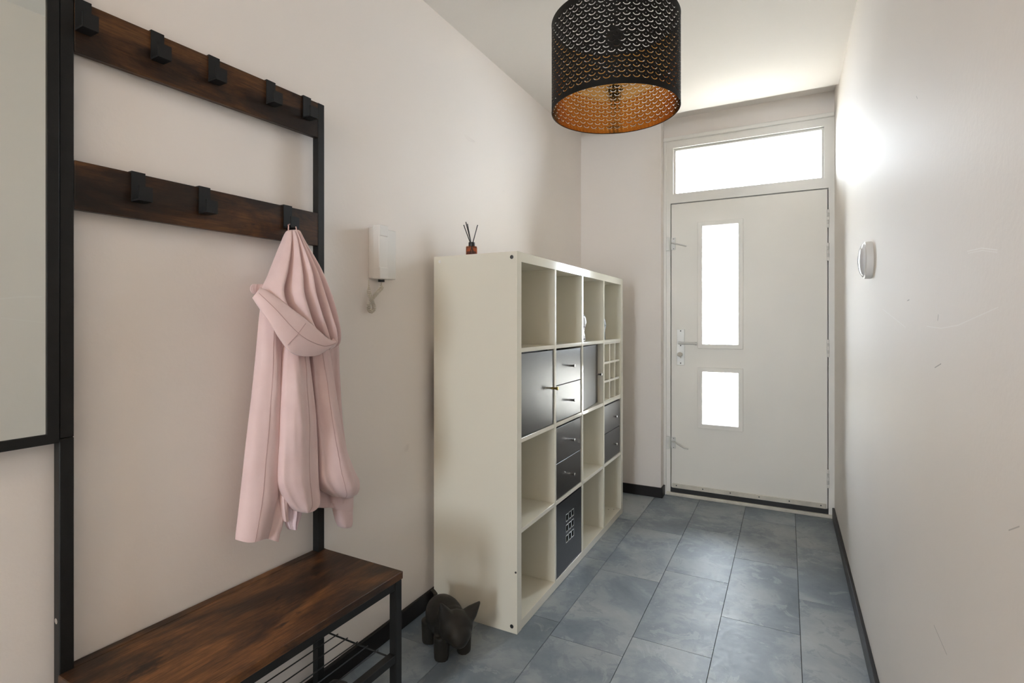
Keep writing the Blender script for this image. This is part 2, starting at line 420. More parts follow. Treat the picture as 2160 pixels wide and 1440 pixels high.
# ---- door leaf
YL0, YL1 = YD+0.004, YD+0.044
g1 = [PY(1480, 480, YL0), PY(1559, 728, YL0)]; g2 = [PY(1481, 783, YL0), PY(1559, 899, YL0)]
hx0, hx1 = (g1[0].x+g2[0].x)/2, (g1[1].x+g2[1].x)/2
h1z = (g1[1].z+0.002, g1[0].z+0.010); h2z = (g2[1].z-0.004, g2[0].z)
door = struct('door_1', holes_panel([DX0, hx0, hx1, DX1], [DZ0, h2z[0], h2z[1], h1z[0], h1z[1], DZ1],
        lambda i, j: not (i == 1 and j in (1, 3)), YL0, YL1, (0, 2, 1)), 'door_paint', 'white front door leaf with two narrow windows', cat='door')
for (z0, z1) in (h1z, h2z):
    obj('window_frame', picture_frame(hx0-0.026, hx1+0.026, z0-0.028, z1+0.028, 0.030, YL0-0.014, YL0+0.004, (0, 2, 1), 0.003), 'door_paint', door)
    obj('pane', mkbox(hx0-0.002, hx1+0.002, YL0+0.022, YL0+0.026, z0-0.002, z1+0.002), 'window_glass', door)
    portal('door_window_portal', ((hx0+hx1)/2, YL1+0.03, (z0+z1)/2), (PI/2, 0, PI), hx1-hx0, z1-z0)
# lock plate, lever, turn knob
p0, p1 = PY(1428, 694, YL0), PY(1444, 770, YL0)
pl = obj('lock_plate', mkbox(p0.x, p1.x, YL0-0.005, YL0, p1.z, p0.z, 0.002, 2), 'aluminium', door)
pcx = (p0.x+p1.x)/2; lz = PY(1436, 723, YL0).z; kz = PY(1436, 747, YL0).z
bm = cyl(bmesh.new(), (pcx-0.006, YL0-0.004, lz), (pcx-0.006, YL0-0.045, lz), 0.009)
tube(bm, [(pcx-0.008, YL0-0.043, lz), (pcx+0.02, YL0-0.046, lz), (pcx+0.085, YL0-0.046, lz-0.001), (pcx+0.104, YL0-0.046, lz-0.002)], [0.009, 0.008, 0.007, 0.0075], 12)
cyl(bm, (pcx+0.104, YL0-0.046, lz-0.002), (pcx+0.112, YL0-0.046, lz-0.002), 0.011, 0.011)
obj('lever', bm, 'aluminium', pl, auto=40)
bm = lathe(bmesh.new(), [(0.006, 0.004), (0.007, 0.016), (0.016, 0.020), (0.017, 0.028), (0.013, 0.033), (0.003, 0.035)], (pcx-0.001, YL0, kz), '-y', 20)
cyl(bm, (pcx, YL0-0.003, kz-0.024), (pcx, YL0-0.014, kz-0.024), 0.004)
obj('turn_knob', bm, 'worn_sill', pl, auto=40)
for z in (p0.z-0.012, lz-0.018, p1.z+0.014):
    obj('screw', lathe(bmesh.new(), [(0.0045, 0.004), (0.0045, 0.0058), (0.002, 0.0064)], (pcx, YL0, z), '-y', 12), 'dark_screw', pl)
# two surface latches
for (py0, py1, lx, ly, tx, ty) in ((502, 527, 1418, 513, 1448, 519), (921, 946, 1419, 932, 1452, 947)):
    a, b = PY(1416, py0, YL0), PY(1425, py1, YL0)
    la = obj('latch', mkbox(a.x-0.001, b.x, YL0-0.004, YL0, b.z, a.z, 0.001), 'aluminium', door)
    obj('latch_arm', tube(bmesh.new(), [PY(lx-1, ly-1, YL0-0.006), PY(lx+3, ly, YL0-0.020), PY(tx-8, ty-2, YL0-0.034), PY(tx, ty, YL0-0.036)], [0.006, 0.0055, 0.0045, 0.004], 10), 'aluminium', la, auto=50)
    obj('latch_keeper', mkbox(a.x-0.034, a.x-0.010, YL0-0.012, YL0-0.004, b.z-0.004, a.z+0.004, 0.002), 'aluminium', la)
    for z in (a.z-0.008, b.z+0.008):
        obj('screw', lathe(bmesh.new(), [(0.003, 0.003), (0.003, 0.0048), (0.001, 0.0052)], ((a.x+b.x)/2+0.002, YL0, z), '-y', 10), 'dark_screw', la)
# hinges
for (ya, yb) in ((442, 480), (512, 550), (716, 753), (990, 1028)):
    a, b = PY(1746, ya, YL0), PY(1746, yb, YL0)
    hi = obj('hinge', mkbox(a.x-0.007, a.x+0.010, YL0-0.003, YL0+0.004, b.z, a.z, 0.001), 'white_woodwork', door)
    kx = a.x+0.002; n = 5; hz = (a.z-b.z)/n
    for i in range(n):
        obj('knuckle', cyl(bmesh.new(), (kx, YL0-0.007, b.z+i*hz+0.001), (kx, YL0-0.007, b.z+(i+1)*hz-0.001), 0.0065 if i % 2 == 0 else 0.0055, n=12),
            'white_woodwork' if i % 2 == 0 else 'aluminium', hi, auto=40)
# aluminium weather strip with screws and a black seal
ws = obj('weather_strip', mkbox(DX0+0.006, DX1-0.006, YL0-0.010, YL0, DZ0+0.004, DZ0+0.034, 0.003, 2), 'worn_sill', door)
obj('seal', mkbox(DX0-0.006, DX1+0.006, YL0-0.004, YL0+0.02, 0.0225, DZ0+0.004), 'grey_rubber', door)
for i in range(6):
    x = DX0+0.035+i*(DX1-DX0-0.07)/5
    obj('screw', lathe(bmesh.new(), [(0.004, 0.009), (0.004, 0.0115), (0.0015, 0.012)], (x, YL0, DZ0+0.022), '-y', 10), 'dark_screw', ws)

# ---- outside the door
struct('ground', mkbox(-9, 9, 3.91, 30, -0.12, -0.02), 'concrete', 'pale paving outside the front door', cat='ground')
struct('porch_ceiling', mkbox(-2.2, 1.4, 3.91, 5.6, 2.86, 2.96), 'exterior_white', 'white canopy over the doorstep outside', cat='canopy')
lc = PY(1590, 318, 4.7); lc.z = 2.86
pr = root('porch_lamp', 'small lantern on the canopy seen through the transom window', 'lamp', lc)
obj('housing', lathe(bmesh.new(), [(0.075, 0), (0.075, -0.03), (0.062, -0.085), (0.058, -0.09)][::-1], lc, 'z', 24), 'lamp_housing', pr, auto=40)
obj('bulb', lathe(bmesh.new(), [(0.02, -0.09), (0.03, -0.12), (0.028, -0.15), (0.01, -0.165)][::-1], lc, 'z', 16), 'bulb_off', pr, smooth=True)
obj('globe', lathe(bmesh.new(), [(0.070, -0.088), (0.066, -0.13), (0.054, -0.18), (0.045, -0.185), (0.001, -0.187)][::-1], lc, 'z', 24), 'lamp_glass', pr, smooth=True)
obj('cap', lathe(bmesh.new(), [(0.044, -0.187), (0.042, -0.225), (0.036, -0.235), (0.001, -0.236)][::-1], lc, 'z', 20), 'brass', pr, auto=40)
def cypress(x, y, h, r, lab):
    t = root('cypress_tree', lab, 'tree', (x, y, -0.02), 0, 'cypress trees outside the front door')
    bm = bmesh.new(); n, m = 22, 26; rings = []
    for j in range(m):
        f = j/(m-1); rad = r*(math.sin(PI*min(1, f*1.25+0.12))**0.6 if f < 0.45 else ((1-f)/0.55)**0.8)+0.004
        ring = []
        for i in range(n):
            a = 2*PI*i/n; p = Vector((math.cos(a)*rad, math.sin(a)*rad, 0.15+f*(h-0.15)))
            p *= 1; k = 1+0.22*noise.noise(Vector((math.cos(a)*3+x, math.sin(a)*3+y, f*14)))
            ring.append(bm.verts.new((p.x*k, p.y*k, p.z+0.03*math.sin(i*2.4+j))))
        rings.append(ring)
    for A, B in zip(rings, rings[1:]):
        for i in range(n): bm.faces.new((A[i], A[(i+1)%n], B[(i+1)%n], B[i]))
    bm.faces.new(rings[0][::-1]); bm.faces.new(rings[-1])
    obj('foliage', bm, 'cypress_green', t, local=True)
    obj('trunk', cyl(bmesh.new(), (0, 0, 0), (0, 0, 0.3), 0.06, 0.05, 10), 'bark', t, local=True)
for px, Y, h, lab in ((1503, 20, 3.5, 'pale cypress outside, lower of the pair behind the tall door window'), (1524, 20.3, 3.35, 'pale cypress outside, closest to the middle of the tall door window'),
                      (1562, 19.6, 3.1, 'pale cypress outside at the hinge-side edge of the tall door window')):
    a, b, v = ray(px, 600); cypress(a*Y/b, Y, h, 0.155, lab)

# ------------------------------------------------------------------ shelf unit
SX1, SX0 = -0.917, -1.307                  # front, back
SY0, SH, PO, PI_ = 1.804, 1.47, 0.038, 0.017
CW = (SH-2*PO-3*PI_)/4
su = root('shelf_unit', 'white four by four cube shelf unit with dark doors and drawers', 'shelf unit', ((SX0+SX1)/2, SY0+SH/2, 0))
SY1 = SY0+SH
for y in (SY0, SY1-PO):
    obj('side_panel', mkbox(SX0, SX1, y, y+PO, 0, SH, 0.0008), 'white_foil', su)
obj('top_panel', mkbox(SX0, SX1-0.0006, SY0+PO, SY1-PO, SH-PO, SH-0.0005, 0.0006), 'white_foil', su)
obj('bottom_panel', mkbox(SX0, SX1-0.0006, SY0+PO, SY1-PO, 0.002, PO, 0.0006), 'white_foil', su)
cy = [SY0+PO+i*(CW+PI_) for i in range(4)]          # left edge of column i (from the coat rack)
cz = [PO+i*(CW+PI_) for i in range(4)]              # bottom of row i (from the floor)
for i in range(3):
    obj('divider', mkbox(SX0, SX1-0.001, cy[i]+CW, cy[i]+CW+PI_, PO, SH-PO, 0.0006), 'white_foil', su)
for i in range(4):
    for j in range(3):
        obj('shelf', mkbox(SX0, SX1-0.0025, cy[i], cy[i]+CW, cz[j]+CW, cz[j]+CW+PI_, 0.0006), 'white_foil', su)
for (x, z, m, r) in ((SX1-0.023, SH-0.022, 'dark_screw', 0.0075), (SX0+0.03, SH-0.022, 'white_plastic', 0.006), (SX1-0.023, 0.026, 'dark_screw', 0.0075), (SX1-0.006, 0.237, 'dark_screw', 0.004)):
    bm = lathe(bmesh.new(), [(r, -0.001), (r, 0.0012), (r*0.6, 0.0016), (r*0.5, 0.0004)], (x, SY0, z), '-y', 18)
    obj('screw', bm, m, su, auto=40)
obj('screw', lathe(bmesh.new(), [(r, -0.001), (r, 0.0012), (r*0.6, 0.0014)], (SX1-0.04, cy[0]+0.03, PO), 'z', 12), 'dark_screw', su)
for k in (0, 1):
    obj('screw', lathe(bmesh.new(), [(0.003, -0.001), (0.003, 0.001), (0.0015, 0.0014)], (SX1-0.035-0.03*k, SY1-PO-0.04-0.015*k, PO), 'z', 10), 'dark_screw', su)
def knob(parent, y, z, x, m='chrome', ln=0.030):
    obj('knob', lathe(bmesh.new(), [(0.0055, -0.002), (0.0050, 0.004), (0.0052, ln-0.010), (0.0072, ln-0.003), (0.0072, ln-0.0008), (0.006, ln)], (x, y, z), 'x', 16), m, parent, auto=40)
G = 0.003
FRX = SX1-0.006                            # face of doors and drawers
def insert_door(i, j, m='chrome', ajar=0.0):
    y0, y1, z0, z1 = cy[i]+G, cy[i]+CW-G, cz[j]+G, cz[j]+CW-G-0.003
    sh = obj('insert_body', holes_panel([cy[i]+0.001, cy[i]+0.011, cy[i]+CW-0.011, cy[i]+CW-0.001], [cz[j]+0.001, cz[j]+0.011, cz[j]+CW-0.011, cz[j]+CW-0.003],
             lambda a, b: not (a == 1 and b == 1), SX0+0.02, FRX-0.03, (1, 2, 0)), 'white_foil' if ajar else 'drawer_veneer', su)
    bm = mkbox(FRX-0.016, FRX, y0, y1, z0, z1, 0.001)
    R = Matrix.Translation((FRX, y0, 0)) @ Matrix.Rotation(ajar, 4, 'Z') @ Matrix.Translation((-FRX, -y0, 0))
    bm.transform(R); d = obj('door', bm, 'drawer_veneer', su)
    kb = lathe(bmesh.new(), [(0.0055, -0.002), (0.0046, 0.006), (0.005, 0.018), (0.0078, 0.027), (0.0078, 0.030), (0.006, 0.031)], (FRX, y1-0.022, (z0+z1)/2-(0.004)), 'x', 16)
    kb.transform(R); obj('knob', kb, m, d, auto=40)
def insert_drawers(i, j):
    for k in range(2):
        hh = (CW-0.006)/2
        z0 = cz[j]+0.003+k*hh; z1 = z0+hh-0.003-(0.003 if k else 0)
        bm = mkbox(FRX-0.016, FRX, cy[i]+G, cy[i]+CW-G-0.003, z0, z1, 0.001)
        box(bm, SX0+0.03, FRX-0.017, cy[i]+0.014, cy[i]+CW-0.014, z0+0.012, z1-0.02)
        d = obj('drawer', bm, 'drawer_veneer', su)
        knob(d, cy[i]+CW/2, (z0+z1)/2, FRX)
insert_door(0, 2, 'brass'); insert_drawers(1, 2); insert_door(2, 2, 'chrome', math.radians(5.0))
insert_drawers(1, 1); insert_drawers(3, 1)
# bottle grid insert in the last column
ins = obj('bottle_grid', picture_frame(cy[3]+0.001, cy[3]+CW-0.001, cz[2]+0.001, cz[2]+CW-0.001, 0.006, SX0+0.01, SX1-0.004, (1, 2, 0)), 'white_foil', su)
st = (CW-0.014)/3
for k in (1, 2):
    obj('slat', mkbox(SX0+0.01, SX1-0.005, cy[3]+0.007, cy[3]+CW-0.022, cz[2]+0.007+k*st-0.006, cz[2]+0.007+k*st+0.006), 'white_foil', ins)
    for r in range(3):
        z0 = cz[2]+0.007+r*st+(0.006 if r else 0); z1 = cz[2]+0.007+(r+1)*st-(0.006 if r < 2 else 0)
        obj('slat', mkbox(SX0+0.01, SX1-0.005, cy[3]+0.007+k*st-0.005, cy[3]+0.007+k*st+0.005, z0, z1), 'white_foil', ins)
# black storage box with nine square holes
y0, y1, z0, z1 = cy[1]+0.003, cy[1]+CW-0.003, cz[0]+0.0005, cz[0]+CW-0.008
bxr = root('storage_box', 'black storage box with nine small square holes in the lowest row of the shelf unit', 'storage box', ((SX0+SX1)/2, (y0+y1)/2, z0))
yc, zc = (y0+y1)/2+0.006, (z0+z1)/2+0.024
hs, pt = 0.027, 0.0375; pz = 0.050; hz = 0.033
ys = [y0]+[yc+(k-1)*pt+s*hs/2 for k in range(3) for s in (-1, 1)]+[y1]
zs = [z0]+[zc+(k-1)*pz+s*hz/2 for k in range(3) for s in (-1, 1)]+[z1]
obj('front', holes_panel(ys, zs, lambda i, j: not (i in (1, 3, 5) and j in (1, 3, 5)), SX1-0.010, SX1-0.004, (1, 2, 0)), 'storage_black', bxr)
bm = mkbox(SX0+0.03, SX0+0.036, y0, y1, z0, z1); box(bm, SX0+0.036, SX1-0.010, y0, y0+0.006, z0, z1); box(bm, SX0+0.036, SX1-0.010, y1-0.006, y1, z0, z1); box(bm, SX0+0.036, SX1-0.010, y0+0.006, y1-0.006, z0, z0+0.006)
obj('body', bm, 'storage_black', bxr)
for a in (1, 3, 5):
    for b in (1, 3, 5):
        obj('eyelet', picture_frame(ys[a]-0.001, ys[a+1]+0.001, zs[b]-0.001, zs[b+1]+0.001, 0.0035, SX1-0.011, SX1-0.0030, (1, 2, 0), 0.0007), 'chrome', bxr)

# ornaments half hidden behind the dividers of the top row
def ornament(name, label, Y, X, prof, m, bands):
    z = cz[3]
    t = root(name, label, 'ornament', (X, Y, z+0.0005))
    obj('body', lathe(bmesh.new(), prof, (X, Y, z+0.0005), 'z', 28), m, t, smooth=True)
    for (r, h) in bands:
        bm = lathe(bmesh.new(), [(r, h-0.003), (r+0.0012, h), (r, h+0.003)], (X, Y, z+0.0005), 'z', 28)
        obj('band', bm, 'black_plastic', t, smooth=True)
ornament('ornament_bottle', 'white glazed ornament bottle with thin black bands in the top row', cy[2]+0.095, -0.98,
         [(0.030, 0), (0.037, 0.004), (0.036, 0.03), (0.031, 0.05), (0.036, 0.075), (0.044, 0.10), (0.040, 0.125), (0.030, 0.14), (0.024, 0.15), (0.018, 0.17), (0.010, 0.185), (0.001, 0.188)],
         'porcelain_white', [(0.0375, 0.012), (0.037, 0.078), (0.034, 0.135)])
ornament('ornament_bottle', 'small dark ornament in the top row over the bottle grid', cy[3]+0.105, -0.97,
         [(0.020, 0), (0.024, 0.004), (0.021, 0.05), (0.027, 0.085), (0.022, 0.115), (0.014, 0.13), (0.015, 0.15), (0.001, 0.162)], 'ornament_dark', [(0.0275, 0.086)])

# reed diffuser on top
DX, DY, DZ = -1.243, 2.0, SH+0.0003
rd = root('reed_diffuser', 'amber glass reed diffuser with black reeds on the shelf unit', 'reed diffuser', (DX, DY, DZ), math.radians(28))
obj('bottle', mkbox(-0.024, 0.024, -0.024, 0.024, 0, 0.062, 0.004, 2), 'amber_glass', rd, local=True)
obj('oil', mkbox(-0.0195, 0.0195, -0.0195, 0.0195, 0.005, 0.040, 0.003, 2), 'amber_glass', rd, local=True)
obj('neck', lathe(bmesh.new(), [(0.0135, 0.0625), (0.0145, 0.064), (0.0145, 0.080), (0.0135, 0.082), (0.009, 0.082), (0.009, 0.075)], (0, 0, 0), 'z', 24), 'black_plastic', rd, local=True, auto=40)
for (tx, ty, tz) in ((-0.036, 0.004, 0.160), (-0.026, -0.004, 0.172), (-0.020, 0.012, 0.166), (0.026, 0.004, 0.160), (0.024, 0.009, 0.155)):
    a = Vector((tx, ty, tz)); b = Vector((-tx*0.55, -ty*0.55, 0.008)); 
    obj('reed', cyl(bmesh.new(), b, a, 0.0021, n=8), 'black_plastic', rd, local=True, smooth=True)

# ------------------------------------------------------------------ hall tree (coat rack with bench)
HA = math.radians(-1.2)
ht = root('hall_tree', 'black steel coat rack with rustic brown rails and a bench', 'coat rack', (-1.337, 0.528, 0), HA)
PW, LN, DP = 0.025, 0.681, 0.342
HT = 1.882
B = lambda *a, **k: mkbox(*a, **k)
def hpart(name, bm, m, parent=None, **k):
    return obj(name, bm, m, parent or ht, local=True, **k)
for y in (0, LN-PW):
    hpart('post', B(0, PW, y, y+PW, 0.0, 0.958, 0.0015), 'black_steel')
    hpart('post', B(0, PW, y, y+PW, 0.9585, HT, 0.0015), 'black_steel')
    hpart('leg', B(DP-PW-0.002, DP-0.002, y, y+PW, 0.0, 0.458, 0.0015), 'black_steel')
    hpart('side_bar', B(PW, DP-PW-0.002, y+0.002, y+PW-0.002, 0.438, 0.458, 0.001), 'black_steel')
hpart('apron_bar', B(DP-PW, DP-0.004, PW, LN-PW, 0.436, 0.458, 0.001), 'black_steel')
hpart('apron_bar', B(0.003, PW-0.002, PW, LN-PW, 0.436, 0.458, 0.001), 'black_steel')
seat = holes_panel([PW+0.001, DP], [-0.003, PW+0.001, LN-PW-0.001, LN+0.003], lambda i, j: True, 0.4585, 0.480, (0, 1, 2))
hpart('bench_top', B(PW+0.0008, DP, -0.003, LN+0.003, 0.4585, 0.480, 0.0015), 'rustic_bench')
hpart('bench_top_rear', B(0.001, PW+0.0008, PW+0.001, LN-PW-0.001, 0.4585, 0.480), 'rustic_bench')
hpart('bench_top_rear', B(0.001, PW+0.0008, LN+0.0005, LN+0.003, 0.4585, 0.480), 'rustic_bench')
# wire shoe shelf
zs_ = 0.252
hpart('shelf_rail', B(DP-PW-0.001, DP-0.003, PW, LN-PW, zs_-0.022, zs_, 0.001), 'black_steel')
hpart('shelf_rail', B(0.001, 0.018, PW, LN-PW, zs_-0.022, zs_-0.004, 0.001), 'black_steel')
for i in range(7):
    x = 0.036+i*0.0405
    hpart('wire', cyl(bmesh.new(), (x, 0.010, zs_), (x, LN-PW-0.006, zs_), 0.0018, n=8), 'black_steel', smooth=True)
for y in (0.03, LN*0.5, LN-PW-0.010):
    hpart('cross_wire', cyl(bmesh.new(), (0.008, y, zs_-0.004), (DP-0.012, y, zs_-0.004), 0.0025, n=8), 'black_steel', smooth=True)
# rails, each board between the two posts and flush with their fronts
def rail(z0, z1, tilt):
    y0, y1 = PW+0.0005, LN-PW-0.0005
    bm = B(PW-0.0165, PW-0.0005, y0, y1, z0, z1, 0.001)
    for v in bm.verts: v.co.z += tilt*(y1-v.co.y)/(y1-y0)
    return hpart('rail', bm, 'rustic_rail'), (lambda y: z1+tilt*(y1-y)/(y1-y0))
ru, zu = rail(1.772, 1.881, -0.014)
rl, zl = rail(1.4345, 1.5365, -0.004)
def hook(y, ztop):
    W = 0.0285; xf = PW
    bm = B(xf, xf+0.003, y-W/2, y+W/2, ztop-0.066, ztop+0.003)
    box(bm, PW-0.0190, xf, y-W/2, y+W/2, ztop+0.0003, ztop+0.003)
    box(bm, PW-0.0195, PW-0.0168, y-W/2, y+W/2, ztop-0.030, ztop+0.003)
    box(bm, xf+0.003, xf+0.034, y-W/2, y+W/2, ztop-0.066, ztop-0.062)
    box(bm, xf+0.030, xf+0.034, y-W/2, y+W/2, ztop-0.062, ztop-0.034)
    hpart('hook', bm, 'hook_black')
inv = WM['hall_tree'].inverted()
for px in (178, 333, 451, 569, 644): 
    y = (inv @ PX(px, 100, -1.305)).y; hook(y, zu(y))
for px in (293, 431): 
    y = (inv @ PX(px, 400, -1.305)).y; hook(y, zl(y))
yh = (inv @ PX(606.5, 440, -1.300)).y; hook(yh, zl(yh))
HOOK = WM['hall_tree'] @ Vector((PW+0.017, yh, zl(yh)-0.060))
for (x, y, z) in ((0.0125, 0.0, 0.585),):
    hpart('screw', lathe(bmesh.new(), [(0.006, -0.0005), (0.006, 0.001), (0.003, 0.0016)], (x, y, z), '-y', 14), 'chrome')

# wall mirror beside it
mr = root('wall_mirror', 'tall wall mirror in a slim black frame beside the coat rack', 'mirror', (-1.327, 0.30, 0.951))
MY0, MY1, MZ0, MZ1 = 0.066, 0.5265, 0.951, 2.02
obj('mirror_frame', picture_frame(MY0, MY1, MZ0, MZ1, 0.0205, -1.340, -1.309, (1, 2, 0), 0.001), 'black_steel', mr)
obj('mirror_glass', mkbox(-1.332, -1.3125, MY0+0.020, MY1-0.020, MZ0+0.020, MZ1-0.020), 'silver_mirror', mr)

# shoe under the bench
sh = root('shoe', 'black low shoe on the floor under the bench', 'shoe', (-1.175, 1.06, 0))
bm = bmesh.new(); rings = []
for k in range(13):
    t = k/12; y = 1.195-0.29*t
    wd = 0.030+0.018*math.sin(PI*min(1, t*1.05))**0.5+(0.008 if 0.55 < t < 0.9 else 0)
    hh = [0.088, 0.104, 0.103, 0.094, 0.090, 0.092, 0.094, 0.088, 0.076, 0.064, 0.056, 0.048, 0.030][k]
    wd *= (0.55 if k in (0, 12) else 1)
    rings.append([bm.verts.new((-1.195+wd*math.copysign(abs(math.cos(a))**0.6, math.cos(a)), y, 0.014+hh*0.5+hh*0.5*math.copysign(abs(math.sin(a))**0.7, math.sin(a))-0.0)) for a in [2*PI*i/18 for i in range(18)]])
for a, b in zip(rings, rings[1:]):
    for i in range(18): bm.faces.new((a[i], a[(i+1)%18], b[(i+1)%18], b[i]))
bm.faces.new(rings[0]); bm.faces.new(rings[-1][::-1])
obj('upper', bm, 'shoe_black', sh, smooth=True)
obj('sole', mkbox(-1.243, -1.147, 0.900, 1.200, 0.0, 0.016, 0.006, 2), 'shoe_black', sh)

# ------------------------------------------------------------------ intercom
ic = root('intercom', 'cream wall intercom handset with a curly cord', 'intercom', (XL, 1.50, 1.353))
a = PX(776, 476, XL); b = PX(820, 590, XL); 
iy0, iy1, iz0, iz1 = 1.446, 1.563, 1.352, 1.541
obj('base', mkbox(XL, XL+0.026, iy0+0.006, iy1, iz0+0.004, iz1-0.002, 0.003, 2), 'intercom_plastic', ic)
obj('panel', mkbox(XL+0.0255, XL+0.036, iy0+0.052, iy1, iz0+0.004, iz1-0.002, 0.003, 2), 'intercom_plastic', ic)
hd = obj('handset', mkbox(XL+0.027, XL+0.058, iy0, iy0+0.044, iz0+0.012, iz1-0.014, 0.003, 2), 'intercom_plastic', ic)
obj('earpiece', mkbox(XL+0.027, XL+0.061, iy0-0.0005, iy0+0.0445, iz1-0.036, iz1+0.004, 0.003, 2), 'intercom_plastic', hd)
obj('mouthpiece', mkbox(XL+0.027, XL+0.061, iy0-0.0005, iy0+0.0445, iz0+0.000, iz0+0.042, 0.003, 2), 'intercom_plastic', hd)
obj('switch', lathe(bmesh.new(), [(0.012, -0.006), (0.012, 0.004), (0.008, 0.008)], (XL+0.018, iy0+0.056, iz0-0.001), 'z', 16), 'dark_screw', ic, smooth=True)
path = [PX(x, y, X) for x, y, X in ((778, 590, XL+0.035), (778, 603, XL+0.034), (779, 618, XL+0.030), (783, 630, XL+0.024), (788, 642, XL+0.020), (789, 651, XL+0.018),
        (783, 657, XL+0.018), (778, 651, XL+0.020), (779, 640, XL+0.022), (786, 629, XL+0.026), (796, 617, XL+0.026), (805, 607, XL+0.024), (804, 601, XL+0.02), (806, 590, XL+0.015))]
def catmull(P, n):
    out = []
    for i in range(len(P)-1):
        p0, p1, p2, p3 = P[max(i-1, 0)], P[i], P[i+1], P[min(i+2, len(P)-1)]
        for k in range(n):
            t = k/n
            out.append(0.5*((2*p1)+(p2-p0)*t+(2*p0-5*p1+4*p2-p3)*t*t+(3*p1-p0-3*p2+p3)*t**3))
    out.append(P[-1]); return out
cp = catmull(path, 30); tot = 0; hel = []; acc = [0]
for i in range(1, len(cp)): acc.append(acc[-1]+(cp[i]-cp[i-1]).length)
L = acc[-1]; s = None
for i, p in enumerate(cp):
    d = (cp[min(i+1, len(cp)-1)]-cp[max(i-1, 0)]).normalized()
    s, t = (frame_of(d) if s is None else ((s-d*s.dot(d)).normalized(), None)); t = s.cross(d)
    f = acc[i]/L; r = 0.0058*min(1, max(0, (f-0.05)*14), max(0, (0.95-f)*14))
    ph = 2*PI*acc[i]/0.0062
    hel.append(p+(s*math.cos(ph)+t*math.sin(ph))*r)
obj('cord', tube(bmesh.new(), hel, 0.0019, 6), 'cord_plastic', ic, smooth=True)

# ------------------------------------------------------------------ round disc on the bare wall
dc = root('wall_disc', 'round white doorbell chime on the bare wall', 'chime', (XR, 2.19, 1.347))
obj('base', lathe(bmesh.new(), [(0.064, 0), (0.0645, 0.004), (0.064, 0.020), (0.060, 0.023)], (XR, 2.19, 1.411), '-x', 40), 'white_plastic', dc, auto=40)
obj('cover', lathe(bmesh.new(), [(0.0585, 0.021), (0.0585, 0.024), (0.050, 0.030), (0.036, 0.035), (0.018, 0.038), (0.001, 0.0385)], (XR, 2.19, 1.411), '-x', 40), 'porcelain_white', dc, smooth=True)

# ------------------------------------------------------------------ pendant lamp
LX, LY, LZ0, LHH, LR = -0.531, 1.794, 1.930, 0.305, 0.219
pd = root('pendant_lamp', 'black perforated drum pendant lamp with a golden inside', 'lamp', (LX, LY, LZ0))
NC, NR, MB = 45, 17, 0.018
cw = 2*PI*LR/NC; chh = (LHH-2*MB)/NR
ro, ri, ac = 0.0137, 0.0108, math.radians(62)
cyy = 0.0054
slot = [(ro*math.sin(-ac+2*ac*k/10), cyy-ro*math.cos(-ac+2*ac*k/10)) for k in range(11)]+[(ri*math.sin(ac-2*ac*k/10), cyy-ri*math.cos(ac-2*ac*k/10)) for k in range(11)]
dot = [(0.0014*math.cos(2*PI*k/8), 0.0035+0.0014*math.sin(2*PI*k/8)) for k in range(8)]
bd = [(-cw/2+cw*k/4, -chh/2) for k in range(5)]+[(cw/2-cw*k/4, chh/2) for k in range(5)]
vs = [Vector(p) for p in bd+slot+dot]
loops = [(0, 10), (10, 22), (32, 8)]
ed = [(s+k, s+(k+1)%n) for s, n in loops for k in range(n)]
res = delaunay_2d_cdt(vs, ed, [], 0, 1e-7)
def inside(p, poly):
    c = False; n = len(poly)
    for i in range(n):
        (x1, y1), (x2, y2) = poly[i], poly[(i+1) % n]
        if (y1 > p[1]) != (y2 > p[1]) and p[0] < (x2-x1)*(p[1]-y1)/(y2-y1)+x1: c = not c
    return c
cellv = [Vector(p) for p in res[0]]
cellf = []
for f in res[2]:
    c = sum((cellv[i] for i in f), Vector((0, 0)))/len(f)
    if not inside(c, slot) and not inside(c, dot): cellf.append(list(f))
def shade(R, z_in=0.0):
    bm = bmesh.new()
    def at(u, v): a = u/LR; return (LX+R*math.cos(a), LY+R*math.sin(a), v)
    for r in range(NR):
        z = LZ0+MB+(r+0.5)*chh; of = (r % 2)*0.5
        for k in range(NC):
            u0 = (k+of)*cw
            vv = [bm.verts.new(at(u0+p.x, z+p.y)) for p in cellv]
            for f in cellf: bm.faces.new([vv[i] for i in f])
    for za, zb in ((LZ0, LZ0+MB), (LZ0+LHH-MB, LZ0+LHH)):
        for k in range(NC*4):
            u = (k/4)*cw
            bm.faces.new([bm.verts.new(at(u, za)), bm.verts.new(at(u+cw/4, za)), bm.verts.new(at(u+cw/4, zb)), bm.verts.new(at(u, zb))])
    bmesh.ops.remove_doubles(bm, verts=bm.verts, dist=2e-5)
    return bm
sd = obj('shade', shade(LR), 'shade_black', pd, smooth=True)
obj('shade_lining', shade(LR-0.0012), 'shade_gold', pd, smooth=True)
for z, m in ((LZ0, 'shade_black'), (LZ0+LHH, 'shade_black')):
    bm = bmesh.new(); pts = [(LX+(LR-0.0008)*math.cos(2*PI*k/90), LY+(LR-0.0008)*math.sin(2*PI*k/90), z) for k in range(91)]
    obj('rim', tube(bm, pts, 0.0014, 8), m, pd, smooth=True)
